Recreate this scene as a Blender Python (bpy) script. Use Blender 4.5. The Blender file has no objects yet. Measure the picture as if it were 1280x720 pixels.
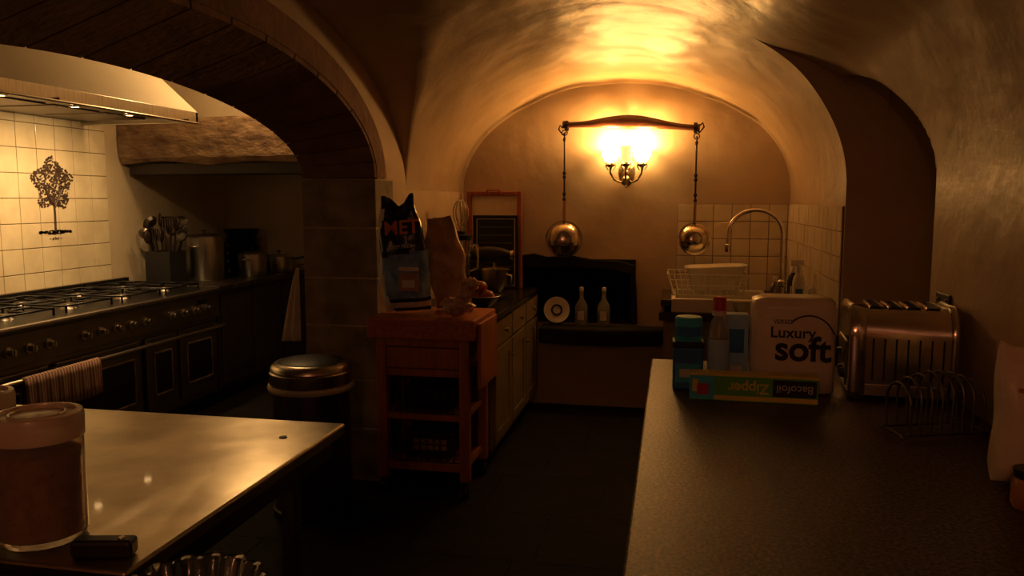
import bpy, bmesh, math, random
from mathutils import Vector, Matrix, noise
random.seed(4)
S=bpy.context.scene
R=math.radians
# ---------------------------------------------------------------- materials
def mat(name,col,rough=.6,metal=0,col2=None,scale=8,bump=0,bscale=None,emit=None,es=0,trans=0,ior=1.45,alpha=1,stretch=None,coat=0,sheen=0,contrast=(.35,.65),spec=None,coatr=.03):
    m=bpy.data.materials.new(name); m.use_nodes=True
    nt=m.node_tree; b=nt.nodes['Principled BSDF']
    b.inputs['Base Color'].default_value=(*col,1); b.inputs['Roughness'].default_value=rough
    b.inputs['Metallic'].default_value=metal
    if trans: b.inputs['Transmission Weight'].default_value=trans; b.inputs['IOR'].default_value=ior
    if coat: b.inputs['Coat Weight'].default_value=coat; b.inputs['Coat Roughness'].default_value=coatr
    if spec is not None: b.inputs['Specular IOR Level'].default_value=spec
    if emit: b.inputs['Emission Color'].default_value=(*emit,1); b.inputs['Emission Strength'].default_value=es
    if alpha<1: b.inputs['Alpha'].default_value=alpha
    tc=nt.nodes.new('ShaderNodeTexCoord'); mp=nt.nodes.new('ShaderNodeMapping')
    nt.links.new(tc.outputs['Object'],mp.inputs['Vector'])
    if stretch: mp.inputs['Scale'].default_value=stretch
    if col2 is None: col2=tuple(c*.82 for c in col)
    n=nt.nodes.new('ShaderNodeTexNoise'); n.inputs['Scale'].default_value=scale; n.inputs['Detail'].default_value=6
    r=nt.nodes.new('ShaderNodeValToRGB'); r.color_ramp.elements[0].position=contrast[0]; r.color_ramp.elements[1].position=contrast[1]
    r.color_ramp.elements[0].color=(*col2,1); r.color_ramp.elements[1].color=(*col,1)
    nt.links.new(mp.outputs[0],n.inputs['Vector']); nt.links.new(n.outputs['Fac'],r.inputs[0]); nt.links.new(r.outputs[0],b.inputs['Base Color'])
    if bump:
        n2=nt.nodes.new('ShaderNodeTexNoise'); n2.inputs['Scale'].default_value=bscale or scale*3; n2.inputs['Detail'].default_value=5
        bp=nt.nodes.new('ShaderNodeBump'); bp.inputs['Strength'].default_value=bump; bp.inputs['Distance'].default_value=.02
        nt.links.new(mp.outputs[0],n2.inputs['Vector']); nt.links.new(n2.outputs['Fac'],bp.inputs['Height']); nt.links.new(bp.outputs[0],b.inputs['Normal'])
    return m
M={}
M['plaster']=mat('plaster',(.60,.46,.31),.7,0,(.50,.37,.24),2.2,.35,7)
M['plaster_vault']=mat('plaster_vault',(.54,.40,.25),.43,0,(.41,.29,.17),1.6,.5,5,spec=.6)
M['baywall']=mat('bay_plaster',(.60,.50,.36),.8,0,(.52,.42,.3),3,.2,9)
M['stone']=mat('dressed_stone',(.40,.32,.22),.8,0,(.22,.175,.12),7,.45,24)
M['voussoir']=mat('voussoir_stone',(.34,.19,.12),.85,0,(.22,.12,.075),6,.5,24)
M['lintel']=mat('lintel_stone',(.36,.24,.14),.85,0,(.17,.10,.06),6,1,14,stretch=(1,1,2))
M['mortar']=mat('mortar',(.60,.48,.32),.9)
M['grout']=mat('tile_grout',(.26,.20,.13),.9)
M['tile']=mat('cream_tile',(.74,.65,.48),.22,0,(.62,.53,.38),5,.12,6)
M['slate']=mat('slate_floor',(.018,.011,.008),.75,0,(.007,.0045,.0035),5,.3,18,spec=.25)
M['black']=mat('black_enamel',(.012,.010,.010),.35)
M['soot']=mat('soot',(.012,.009,.008),.95)
M['dark']=mat('dark_plastic',(.02,.017,.016),.45)
M['steel']=mat('brushed_steel',(.66,.60,.52),.28,1,(.52,.48,.42),6,.05,90,stretch=(1,12,1))
M['tablesteel']=mat('table_steel',(.70,.61,.47),.30,1,(.44,.37,.27),5,.10,7,coat=.5,coatr=.05)
M['cooksteel']=mat('cooker_steel',(.26,.22,.19),.42,1)
M['chrome']=mat('chrome',(.86,.80,.72),.14,1)
M['darksteel']=mat('dark_steel',(.24,.21,.185),.35,1)
M['pansteel']=mat('polished_pan_steel',(.72,.64,.52),.18,1,(.5,.42,.32),9,.1,12)
M['copper']=mat('copper_pan',(.60,.38,.22),.2,1,(.45,.26,.14),14)
M['brass']=mat('aged_brass',(.55,.45,.30),.35,1,(.25,.18,.10),30)
M['iron']=mat('wrought_iron',(.05,.03,.022),.5,.7)
M['yoke']=mat('yoke_wood',(.13,.045,.02),.38,0,(.06,.02,.01),6,.1,20,stretch=(1,10,10),coat=.3)
M['block']=mat('butcher_block',(.58,.20,.08),.45,0,(.40,.125,.045),5,.05,20,stretch=(9,1.5,9))
M['wood']=mat('beech_wood',(.54,.19,.085),.5,0,(.38,.13,.05),4,.05,20,stretch=(8,8,1))
M['tray']=mat('tray_wood',(.44,.13,.06),.5,0,(.32,.09,.04),4,stretch=(8,8,1))
M['cab']=mat('painted_cabinet',(.32,.25,.13),.5,0,(.27,.205,.11),4)
M['cabdark']=mat('dark_cabinet',(.045,.03,.022),.5)
M['cream']=mat('cream_enamel',(.74,.66,.52),.4,0,(.70,.62,.48),3)
M['white']=mat('white_ceramic',(.80,.75,.65),.25,0,(.76,.71,.62),3)
M['cloth']=mat('white_cloth',(.75,.68,.56),.9,0,(.66,.58,.46),10,.3,40)
M['clear']=mat('clear_plastic',(.90,.88,.84),.1,0,trans=.8,ior=1.3)
M['glass']=mat('glass',(.9,.9,.88),.04,0,(.88,.88,.86),trans=1)
M['frost']=mat('jar_plastic',(.92,.85,.75),.18,0,(.88,.8,.7),trans=.9,ior=1.2)
M['lid']=mat('jar_lid',(.80,.68,.54),.35,0,(.72,.6,.46),trans=.1,coat=.3)
M['tea']=mat('jar_contents',(.48,.25,.10),.8,0,(.30,.14,.05),40,.8,60)
M['bag_black']=mat('feed_bag_black',(.014,.017,.035),.22,0,(.025,.03,.06),10,.5,14)
M['bag_white']=mat('feed_bag_white',(.85,.83,.80),.3,0,(.75,.73,.7),10,.4,14)
M['bag_blue']=mat('feed_bag_blue',(.34,.50,.80),.3,0,(.10,.18,.45),14,.4,14)
M['paperbag']=mat('kraft_bag',(.60,.38,.22),.35,0,(.43,.25,.14),9,.8,14,spec=.7)
M['poly']=mat('crinkled_film',(.70,.44,.28),.2,0,(.48,.27,.17),16,1,22,spec=.8)
M['red']=mat('red_print',(.6,.04,.03),.4)
M['orange']=mat('orange_print',(.85,.25,.06),.45)
M['green']=mat('green_card',(.17,.60,.07),.4,0,(.13,.46,.05),6)
M['yellow']=mat('yellow_print',(.92,.78,.07),.4)
M['blue']=mat('blue_card',(.05,.24,.62),.3,0,(.03,.13,.42),10)
M['teal']=mat('teal_card',(.09,.66,.85),.3,0,(.05,.38,.6),14)
M['paleblue']=mat('pale_blue_card',(.50,.72,.95),.35,0,(.36,.56,.85),12)
M['pack']=mat('white_film',(.94,.83,.66),.3,0,(.87,.76,.58),8,.3,16)
M['ink']=mat('dark_ink',(.02,.015,.015),.6)
M['treeink']=mat('tree_glaze',(.10,.065,.05),.4,0,(.05,.03,.03),30)
M['label']=mat('white_label',(.85,.82,.78),.5)
M['apple']=mat('apple_skin',(.45,.07,.04),.3,0,(.5,.3,.05),5)
M['shade']=mat('lit_glass_shade',(1,.8,.5),.4,emit=(1,.66,.24),es=18)
M['shade_dim']=mat('dim_glass_shade',(.9,.7,.45),.4,emit=(1,.55,.18),es=1.6)
M['hoodlamp']=mat('halogen_lens',(1,.9,.7),.3,emit=(1,.66,.30),es=14)
M['canlamp']=mat('bay_lamp_glass',(1,.9,.7),.4,emit=(1,.72,.35),es=10)
M['granite']=mat('granite_worktop',(.18,.105,.07),.42,0,(.015,.009,.007),100,.10,110,contrast=(.40,.66),spec=.4)
M['granite2']=mat('dark_worktop',(.05,.035,.028),.25,0,(.025,.018,.014),60)
def stripes():
    m=mat('striped_towel',(.5,.42,.34),.9); nt=m.node_tree; b=nt.nodes['Principled BSDF']
    w=nt.nodes.new('ShaderNodeTexWave'); w.bands_direction='Y'; w.inputs['Scale'].default_value=14
    tc=[n for n in nt.nodes if n.type=='TEX_COORD'][0]
    r=nt.nodes.new('ShaderNodeValToRGB'); r.color_ramp.elements[0].position=.45; r.color_ramp.elements[1].position=.55
    r.color_ramp.elements[0].color=(.3,.10,.06,1); r.color_ramp.elements[1].color=(.52,.42,.33,1)
    nt.links.new(tc.outputs['Object'],w.inputs['Vector']); nt.links.new(w.outputs['Fac'],r.inputs[0]); nt.links.new(r.outputs[0],b.inputs['Base Color']); return m
M['stripe']=stripes()
# ---------------------------------------------------------------- helpers
def grp(name,loc=(0,0,0),rz=0):
    e=bpy.data.objects.new(name,None); e.empty_display_size=.1; e.location=loc; e.rotation_euler[2]=R(rz)
    S.collection.objects.link(e); return e
def fin(o,m,parent=None,smooth=False,bev=0,seg=2):
    if m is not None:
        o.data.materials.clear(); o.data.materials.append(M[m] if isinstance(m,str) else m)
    if smooth:
        for p in o.data.polygons: p.use_smooth=True
    if bev:
        b=o.modifiers.new('bev','BEVEL'); b.width=bev; b.segments=seg; b.limit_method='ANGLE'; b.angle_limit=R(40)
    if parent: o.parent=parent
    return o
def mesh(name,vs,fs,m,parent=None,smooth=False,bev=0,fix=True):
    me=bpy.data.meshes.new(name); me.from_pydata([tuple(v) for v in vs],[],fs); me.update()
    if fix:
        bm=bmesh.new(); bm.from_mesh(me); bmesh.ops.recalc_face_normals(bm,faces=bm.faces); bm.to_mesh(me); bm.free()
    o=bpy.data.objects.new(name,me); S.collection.objects.link(o)
    return fin(o,m,parent,smooth,bev)
def boxdata(x0,x1,y0,y1,z0,z1):
    vs=[(x,y,z) for x in(x0,x1) for y in(y0,y1) for z in(z0,z1)]
    fs=[(0,1,3,2),(4,6,7,5),(0,4,5,1),(2,3,7,6),(0,2,6,4),(1,5,7,3)]
    return vs,fs
def box(name,x0,x1,y0,y1,z0,z1,m,parent=None,bev=0):
    vs,fs=boxdata(x0,x1,y0,y1,z0,z1); return mesh(name,vs,fs,m,parent,bev=bev)
def boxes(name,L,m,parent=None,bev=0):
    V=[];F=[]
    for b in L:
        vs,fs=boxdata(*b); n=len(V); V+=vs; F+=[tuple(i+n for i in f) for f in fs]
    return mesh(name,V,F,m,parent,bev=bev)
def lathe(name,prof,m,parent=None,loc=(0,0,0),seg=40,rot=(0,0,0),sx=1,sy=1,flute=None):
    V=[];F=[];n=len(prof)
    for i in range(seg):
        a=2*math.pi*i/seg
        for (r,z) in prof:
            rr=r*(1+(flute[1]*math.cos(flute[0]*a) if flute else 0))
            V.append((rr*math.cos(a)*sx,rr*math.sin(a)*sy,z))
    for i in range(seg):
        j=(i+1)%seg
        for k in range(n-1): F.append((i*n+k,j*n+k,j*n+k+1,i*n+k+1))
    me=bpy.data.meshes.new(name); me.from_pydata(V,[],F)
    bm=bmesh.new(); bm.from_mesh(me); bmesh.ops.remove_doubles(bm,verts=bm.verts,dist=1e-5); bmesh.ops.recalc_face_normals(bm,faces=bm.faces); bm.to_mesh(me); bm.free()
    o=bpy.data.objects.new(name,me); S.collection.objects.link(o); o.location=loc; o.rotation_euler=[R(a) for a in rot]
    fin(o,m,parent)
    for p in me.polygons: p.use_smooth=True
    e=o.modifiers.new('es','EDGE_SPLIT'); e.split_angle=R(38)
    return o
def tube(name,pts,r,m,parent=None,cyc=False,smooth=True,res=4):
    cu=bpy.data.curves.new(name,'CURVE'); cu.dimensions='3D'; cu.bevel_depth=r; cu.bevel_resolution=res; cu.use_fill_caps=True
    runs=pts if isinstance(pts[0][0],(list,tuple,Vector)) else [pts]
    for p in runs:
        sp=cu.splines.new('POLY'); sp.points.add(len(p)-1)
        for i,q in enumerate(p): sp.points[i].co=(*q,1)
        sp.use_cyclic_u=cyc
    o=bpy.data.objects.new(name,cu); S.collection.objects.link(o)
    dg=bpy.context.evaluated_depsgraph_get(); me=bpy.data.meshes.new_from_object(o.evaluated_get(dg)); bpy.data.objects.remove(o)
    o=bpy.data.objects.new(name,me); S.collection.objects.link(o)
    return fin(o,m,parent,smooth)
def ell(name,c,r,m,parent=None,sub=3,rot=(0,0,0),jit=0):
    bm=bmesh.new(); bmesh.ops.create_icosphere(bm,subdivisions=sub,radius=1)
    me=bpy.data.meshes.new(name)
    for v in bm.verts:
        k=1+jit*noise.noise(v.co*2.5+Vector(c)*9)
        v.co=Vector((v.co.x*r[0],v.co.y*r[1],v.co.z*r[2]))*k
    bm.to_mesh(me); bm.free()
    o=bpy.data.objects.new(name,me); S.collection.objects.link(o); o.location=c; o.rotation_euler=[R(a) for a in rot]
    return fin(o,m,parent,True)
def text(name,s,size,loc,rot,m,parent=None,ext=.0008,sx=1,bold=0):
    cu=bpy.data.curves.new(name,'FONT'); cu.body=s; cu.size=size; cu.extrude=ext; cu.align_x='CENTER'; cu.align_y='CENTER'; cu.offset=bold
    o=bpy.data.objects.new(name,cu); S.collection.objects.link(o)
    dg=bpy.context.evaluated_depsgraph_get(); me=bpy.data.meshes.new_from_object(o.evaluated_get(dg)); bpy.data.objects.remove(o)
    o=bpy.data.objects.new(name,me); S.collection.objects.link(o); o.location=loc; o.rotation_euler=[R(a) for a in rot]; o.scale=(sx,1,1)
    return fin(o,m,parent)
def arc(cx,cz,r,a0,a1,n,y=0,rz=None):
    rz=rz or r
    return [(cx+r*math.cos(R(a0+(a1-a0)*i/n)),y,cz+rz*math.sin(R(a0+(a1-a0)*i/n))) for i in range(n+1)]
# ---------------------------------------------------------------- room shell
XL=-1.62; XF=.83; XN=1.0; YB=6.13; SP=1.66; YS=4.2; Y0=-1.6
def lerp(a,b,t): return a+(b-a)*t
def sst(a,b,x):
    t=min(1,max(0,(x-a)/(b-a))); return t*t*(3-2*t)
def crown(y):
    return lerp(2.60,2.47,(y-YS)/(YB-YS)) if y>YS else lerp(2.66,2.60,(y-Y0)/(YS-Y0))
def barrel(x,y,xr):
    c=(xr+XL)/2; hw=(xr-XL)/2; u=(x-c)/hw
    return SP+(crown(y)-SP)*math.sqrt(max(0,1-u*u))
def crossL(y):
    u=(y-2.75)/2.0
    return SP+.86*math.sqrt(1-u*u) if abs(u)<1 else 0
def tun(y):
    u=(YS-y)/.8
    return SP+.53*math.sqrt(max(0,1-u*u)) if u<=1 and u>=0 else 0
def smax(a,b,k=.05):
    h=max(k-abs(a-b),0)/k; return max(a,b)+h*h*k*.25
def height(x,y,far):
    if far: z=barrel(x,y,XF)
    else:
        t=sst(.35,.80,x); z=barrel(x,y,XF)*(1-t)+barrel(x,y,XN)*t
    if x<-.3: z=smax(z,crossL(y))
    if x>.25 and not far: z=smax(z,tun(y),.02)
    edge=min(1,(x-XL)/.1,((XF if far else XN)-x)/.1)
    z+=edge*.020*noise.noise(Vector((x*2.2,y*2.2,3)))+edge*.007*noise.noise(Vector((x*6,y*6,7)))
    return z
def ceilgrid(y0,y1,far):
    xr=XF if far else XN; c=(xr+XL)/2; hw=(xr-XL)/2; N=150; NY=int((y1-y0)/.022)
    V=[];F=[]
    for j in range(NY+1):
        y=y0+(y1-y0)*j/NY
        for i in range(N+1):
            x=c-hw*math.cos(math.pi*i/N); V.append((x,y,height(x,y,far)))
    for j in range(NY):
        for i in range(N):
            a=j*(N+1)+i; F.append((a,a+1,a+N+2,a+N+1))
    return V,F
V1,F1=ceilgrid(Y0,YS,False); V2,F2=ceilgrid(YS,YB,True)
n=len(V1); V=V1+V2; F=F1+[tuple(i+n for i in f) for f in F2]
o=mesh('ceiling',V,F,'plaster_vault',smooth=True,fix=False)
V=[];F=[];N=150
c=(XF+XL)/2; hw=(XF-XL)/2
for i in range(N+1):
    x=c-hw*math.cos(math.pi*i/N); a=height(x,YS,True); b=max(a,height(x,YS-.0001,False))+.02
    V+=[(x,YS,a+.0005),(x,YS,b)]
for i in range(N): F.append((2*i,2*i+2,2*i+3,2*i+1))
mesh('trim_vault_step',V,F,'plaster_vault')
L=[]
y=Y0
while y<7.4:
    x=-4.6+random.uniform(-.3,0)
    while x<1.5:
        w=random.choice([.5,.6,.7]); L.append((x,x+w-.004,y,y+.55-.004,-.02,0)); x+=w
    y+=.55
fl=boxes('floor',L+[(-4.9,1.9,Y0-.3,7.6,-.12,-.008)],'slate')
boxes('wall_back',[(XL-.02,-1.17,YB,YB+.5,0,2.9),(-.27,1.5,YB,YB+.5,0,2.9),(-1.17,-.27,YB,YB+.5,1.15,2.9),(-1.17,-.27,YB,YB+.5,0,.65),(-1.17,-.27,YB+.42,YB+.5,.65,1.15)],'plaster')
boxes('trim_fireplace',[(-1.168,-1.14,YB-.012,YB+.41,.65,1.15),(-.30,-.272,YB-.012,YB+.41,.65,1.15),(-1.14,-.30,YB-.012,YB+.41,1.11,1.148),(-1.14,-.30,YB+.39,YB+.41,.65,1.11),(-1.14,-.30,YB,YB+.39,.65,.66)],'soot')
def slab(name,poly,y0,y1,m,parent=None,bev=0):
    n=len(poly); V=[(x,y0,z) for x,z in poly]+[(x,y1,z) for x,z in poly]
    F=[tuple(range(n)),tuple(range(2*n-1,n-1,-1))]+[(i,(i+1)%n,(i+1)%n+n,i+n) for i in range(n)]
    return mesh(name,V,F,m,parent,bev=bev)
slab('trim_fireplace_lintel',[(-1.19,1.10),(-1.18,1.17),(-1.05,1.19),(-.95,1.165),(-.75,1.175),(-.6,1.15),(-.4,1.14),(-.28,1.11),(-.26,.9),(-.25,.66),(-.30,.66),(-.31,1.04),(-.45,1.07),(-.7,1.085),(-1.13,1.08),(-1.14,.66),(-1.20,.66)],YB-.05,YB-.005,'soot',bev=.008)
hs=mesh('trim_hearth_slab',*(lambda P:([(x,y,z) for z in(.52,.645) for x,y in P],[(0,1,2,3,4),(9,8,7,6,5)]+[(i,(i+1)%5,(i+1)%5+5,i+5) for i in range(5)]))([(-.98,YB-.01),(-.98,5.90),(-.5,5.86),(-.06,5.96),(-.04,YB-.01)]),'soot',bev=.015)
# arch wall
YA0,YA1=1.07,4.23; AC=(YA0+YA1)/2; AH=(YA1-YA0)/2
def an(y,rise): u=(y-AC)/AH; return 1.72+rise*math.sqrt(max(0,1-u*u))
XW=-2.03
V=[];F=[];NA=90
ys=[AC-AH*math.cos(math.pi*i/NA) for i in range(NA+1)]
for y in ys: V+=[(XL,y,an(y,.55)),(XL,y,2.95),(XW,y,an(y,.40)),(XW,y,2.95)]
for i in range(NA):
    a=4*i;b=a+4
    F+=[(a,b,b+1,a+1),(a+2,a+3,b+3,b+2),(a,a+2,b+2,b)]
def addbox(V,F,*b):
    vs,fs=boxdata(*b); n=len(V); V+=vs; F+=[tuple(i+n for i in f) for f in fs]
addbox(V,F,XW,XL,Y0,YA0,0,2.95); addbox(V,F,XW,XL,YA1+.03,7.3,0,2.95); addbox(V,F,XW,XL,YA1,YA1+.03,1.72,2.95)
mesh('wall_left',V,F,'plaster')
V=[];F=[];NV=19
def ap(t,rise,d,x):
    return (x,AC+(AH-d)*math.cos(t),1.72+(rise-d)*math.sin(t))
for k in range(NV):
    t0=math.pi*k/NV+.004; t1=math.pi*(k+1)/NV-.004
    for s in range(6):
        a=lerp(t0,t1,s/6); b=lerp(t0,t1,(s+1)/6)
        n=len(V)
        for t in(a,b):
            V+=[ap(t,.55,.025,XL+.008),ap(t,.55,-.002,XL+.008),ap(t,.40,.025,XW-.012),ap(t,.40,-.002,XW-.012)]
        F+=[(n,n+4,n+6,n+2),(n,n+1,n+5,n+4),(n+2,n+6,n+7,n+3)]
        if s==0:F.append((n,n+2,n+3,n+1))
        if s==5:F.append((n+4,n+5,n+7,n+6))
mesh('trim_arch_voussoirs',V,F,'voussoir')
V=[];F=[];NB=120
for i in range(NB+1):
    t=math.pi*i/NB
    V+=[(XL+.012,AC+(AH+.001)*math.cos(t),1.72+.552*math.sin(t)),(XL+.012,AC+(AH+.14)*math.cos(t),1.72+.69*math.sin(t)),(XL-.01,AC+(AH+.14)*math.cos(t),1.72+.69*math.sin(t)),(XL-.01,AC+(AH+.001)*math.cos(t),1.72+.552*math.sin(t))]
for i in range(NB):
    a=4*i;b=a+4
    F+=[(a,b,b+1,a+1),(a+1,b+1,b+2,a+2),(a,a+3,b+3,b)]
mesh('trim_arch_band',V,F,'voussoir',smooth=False)
L=[];z=0
for h in(.30,.28,.31,.27,.28,.27):
    L.append((XW-.012,XL+.012,YA1-.035,YA1+.25,z+.009,z+h)); z+=h
boxes('trim_pier_stones',L,'stone',bev=.003)
box('trim_pier_mortar',XW-.010,XL+.010,YA1-.033,YA1+.03,0,1.715,'mortar')
V=[];F=[]
addbox(V,F,XN,1.45,Y0,3.4,0,2.95); addbox(V,F,XF,1.5,YS,YB+.01,0,2.95); addbox(V,F,1.4,1.5,3.4,YS,0,2.95)
n=len(V); ty=[YS-.8*math.cos(math.pi/2*i/40) for i in range(41)]
for y in ty: V+=[(XN,y,tun(y)),(XN,y,2.95),(1.4,y,tun(y))]
for i in range(40):
    a=n+3*i;b=a+3; F+=[(a,b,b+1,a+1),(a,a+2,b+2,b)]
mesh('wall_right',V,F,'plaster_vault')
XB=-4.3
boxes('wall_bay_left',[(XB-.3,XB,Y0,7.3,0,3.0)],'baywall')
boxes('wall_bay_back',[(XB,XW,7.2,7.4,0,3.0)],'baywall')
boxes('ceiling_bay',[(XB-.1,XW+.1,Y0,7.3,2.95,3.05)],'baywall')
boxes('wall_front',[(XB-.3,1.5,Y0-.2,Y0,0,3.0)],'plaster')
box('wall_chimney_breast',XB,XW,5.80,7.2,1.90,2.95,'baywall')
V=[];F=[];nx=26
for i in range(nx+1):
    x=lerp(XB+.01,XW-.01,i/nx)
    zt=2.235+.015*noise.noise(Vector((x*3,0,0))); zb=1.89+.03*noise.noise(Vector((x*2.4,5,0))); yf=5.64+.03*noise.noise(Vector((x*3,9,0)))
    zm=1.93+.03*noise.noise(Vector((x*4,2,0)))
    V+=[(x,5.86,zt),(x,yf+.01,zt),(x,yf,zt-.02),(x,yf-.012,(zt+zm)/2),(x,yf+.0,zm),(x,yf+.03,zb),(x,5.95,zb-.01)]
for i in range(nx):
    for k in range(6): a=i*7+k; F.append((a,a+1,a+8,a+7))
F.append(tuple(range(7)));F.append(tuple(nx*7+k for k in range(7)))
mesh('trim_stone_lintel',V,F,'lintel',smooth=False)
box('trim_lintel_beam',XB+.02,XW-.01,5.74,6.0,1.80,1.895,'cabdark',bev=.01)
# ---------------------------------------------------------------- tiles
def tiles(name,axis,pos,u0,u1,z0,z1,s,m='tile'):
    nu=round((u1-u0)/s); nz=round((z1-z0)/s); du=(u1-u0)/nu; dz=(z1-z0)/nz; L=[]
    for i in range(nu):
        for j in range(nz):
            a=u0+i*du+.0025; b=u0+(i+1)*du-.0025; c=z0+j*dz+.0025; d=z0+(j+1)*dz-.0025; t=.010+random.uniform(0,.0015)
            if axis=='x+': L.append((pos,pos+t,a,b,c,d))
            if axis=='x-': L.append((pos-t,pos,a,b,c,d))
            if axis=='y-': L.append((a,b,pos-t,pos,c,d))
    boxes(name,L,m,bev=.002)
    if axis=='x+': box(name+'_grout',pos,pos+.006,u0,u1,z0,z1,'grout')
    if axis=='x-': box(name+'_grout',pos-.006,pos,u0,u1,z0,z1,'grout')
    if axis=='y-': box(name+'_grout',u0,u1,pos-.006,pos,z0,z1,'grout')
tiles('trim_cooker_tiles','x+',XB,2.4,5.49,.93,2.29,.17)
tiles('trim_sink_tiles','y-',YB,.03,XF-.012,.93,1.57,.13)
tiles('trim_side_tiles','x-',XF,YS+.02,YB-.012,.93,1.57,.13)
tg=grp('tree_tile_motif',(XB+.013,4.93,1.6))
V=[];F=[]
for k in range(700):
    a=random.uniform(0,2*math.pi); r=math.sqrt(random.random())*(1+.15*math.sin(a*5)); y=r*.175*math.cos(a); z=.11+r*.17*math.sin(a)
    q=random.uniform(.006,.012); n=len(V); ph=random.uniform(0,6)
    for i in range(6):
        V.append((random.uniform(.0,.001),y+q*math.cos(ph+i*math.pi/3),z+q*.7*math.sin(ph+i*math.pi/3)))
    F.append(tuple(range(n,n+6)))
mesh('leaves',V,F,'treeink',tg,fix=False)
tube('trunk',[[(0,0,-.22),(0,.003,-.1),(0,0,.05)],[(0,0,-.06),(0,.05,.02),(0,.09,.08)],[(0,0,-.04),(0,-.05,.03),(0,-.08,.1)]],.008,'treeink',tg)
V=[];F=[]
for k in range(160):
    y=random.uniform(-.15,.15); z=-.225+random.uniform(-.018,.012)*(1-abs(y)*4); n=len(V)
    V+=[(0,y-.012,z),(0,y,z+.006),(0,y+.012,z),(0,y,z-.004)]; F.append((n,n+1,n+2,n+3))
mesh('grass',V,F,'treeink',tg,fix=False)
text('script','~ arbor ~',.03,(.001,0,-.27),(90,0,90),'treeink',tg)
# ---------------------------------------------------------------- lights helper
def lamp(kind,name,loc,power,col,rad=.05,rot=None,spot=100,blend=.8):
    l=bpy.data.lights.new(name,kind); l.energy=power; l.color=col; l.shadow_soft_size=rad
    if kind=='SPOT': l.spot_size=R(spot); l.spot_blend=blend
    o=bpy.data.objects.new(name,l); o.location=loc
    if rot:o.rotation_euler=[R(a) for a in rot]
    S.collection.objects.link(o); return o
# ---------------------------------------------------------------- cooker hood
hg=grp('cooker_hood',(0,0,0))
hx0,hx1,hy0,hy1=XB+.014,-3.35,2.6,5.27
V=[(hx0,hy0,2.22),(hx1,hy0,2.22),(hx1,hy1,2.22),(hx0,hy1,2.22),(hx0,hy0+.35,2.85),(-3.85,hy0+.35,2.85),(-3.85,hy1-.42,2.85),(hx0,hy1-.42,2.85)]
mesh('canopy',V,[(0,1,2,3),(0,4,5,1),(1,5,6,2),(2,6,7,3),(0,3,7,4),(4,7,6,5)],'cream',hg)
boxes('rim',[(hx1-.03,hx1,hy0,hy1,2.145,2.222),(hx0,hx1,hy1-.03,hy1,2.145,2.222),(hx0,hx1,hy0,hy0+.03,2.145,2.222)],'steel',hg,bev=.004)
box('underside',hx0,hx1-.03,hy0+.03,hy1-.03,2.175,2.19,'darksteel',hg)
L=[]
for k in range(5): L.append((-4.15,-3.68,2.9+k*.46,3.3+k*.46,2.166,2.175))
boxes('filters',L,'cooksteel',hg,bev=.003)
tube('hood_rail',[(hx1+.03,hy0+.05,2.14),(hx1+.03,hy1-.05,2.14)],.008,'steel',hg)
boxes('rail_brackets',[(hx1-.01,hx1+.035,y,y+.015,2.135,2.16) for y in(2.8,3.9,5.1)],'steel',hg)
for y in(3.80,4.36,4.86):
    lathe('lamp_lens',[(0,-.006),(.022,-.006),(.024,0)],'hoodlamp',hg,(-3.60,y,2.170),20)
    lathe('lamp_ring',[(.024,0),(.026,-.007),(.036,-.007),(.037,.004)],'chrome',hg,(-3.60,y,2.170),20)
    lamp('SPOT','hood_spot',(-3.60,y,2.15),38,(1,.64,.28),.025,(0,30,0),150,1).parent=hg
bl=grp('ceiling_light',(-2.95,5.25,2.9))
lathe('rose',[(0,.05),(.08,.05),(.07,.01),(.02,0),(.02,-.06)],'brass',bl)
ell('globe',(0,0,-.12),(.07,.07,.07),'canlamp',bl)
lamp('POINT','bay_bulb',(-2.95,5.25,2.68),20,(1,.64,.28),.06)
# ---------------------------------------------------------------- range cooker
cg=grp('range_cooker'); cx0,cx1,cy0,cy1=XB+.02,-3.47,3.0,5.62
box('body',cx0,cx1-.02,cy0,cy1,.1,.90,'cooksteel',cg,.004)
box('plinth',cx0,cx1-.08,cy0+.02,cy1-.02,0.0,.1,'black',cg)
box('hob_top',cx0,cx1+.01,cy0,cy1,.90,.925,'black',cg,.006)
box('upstand',cx0,cx0+.04,cy0,cy1,.925,.99,'darksteel',cg,.004)
box('control_panel',cx1-.02,cx1+.012,cy0,cy1,.70,.885,'cooksteel',cg,.006)
box('bullnose',cx1-.01,cx1+.035,cy0,cy1,.885,.925,'cooksteel',cg,.015)
ky=[cy0+.16+i*.142 for i in range(17)]
for i,y in enumerate(ky):
    if i in(6,12): continue
    k=lathe('knob',[(0,.045),(.018,.045),(.020,.012),(.030,.010),(.030,0)],'steel',cg,(cx1+.012,y,.79),18,(0,90,0))
    box('knob_grip',cx1+.03,cx1+.062,y-.004,y+.004,.772,.808,'chrome',cg)
box('clock_display',cx1+.012,cx1+.016,5.33,5.45,.82,.86,'black',cg)
for (a,b) in((3.06,3.86),(3.92,4.66),(4.72,5.06),(5.10,5.56)):
    box('oven_door',cx1-.018,cx1+.012,a,b,.16,.665,'cooksteel',cg,.006)
    box('oven_window',cx1+.012,cx1+.015,a+.08,b-.08,.27,.55,'black',cg,.002)
    boxes('window_frame',[(cx1+.012,cx1+.020,a+.07,b-.07,.55,.560),(cx1+.012,cx1+.020,a+.07,b-.07,.260,.27),(cx1+.012,cx1+.020,a+.07,a+.078,.26,.56),(cx1+.012,cx1+.020,b-.078,b-.07,.26,.56)],'lintel',cg)
tube('towel_rail',[(cx1+.075,cy0+.05,.635),(cx1+.075,cy1-.04,.635)],.014,'steel',cg)
boxes('rail_mounts',[(cx1,cx1+.08,y,y+.025,.622,.648) for y in(3.1,3.88,4.68,5.07,5.55)],'steel',cg,.003)
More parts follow.
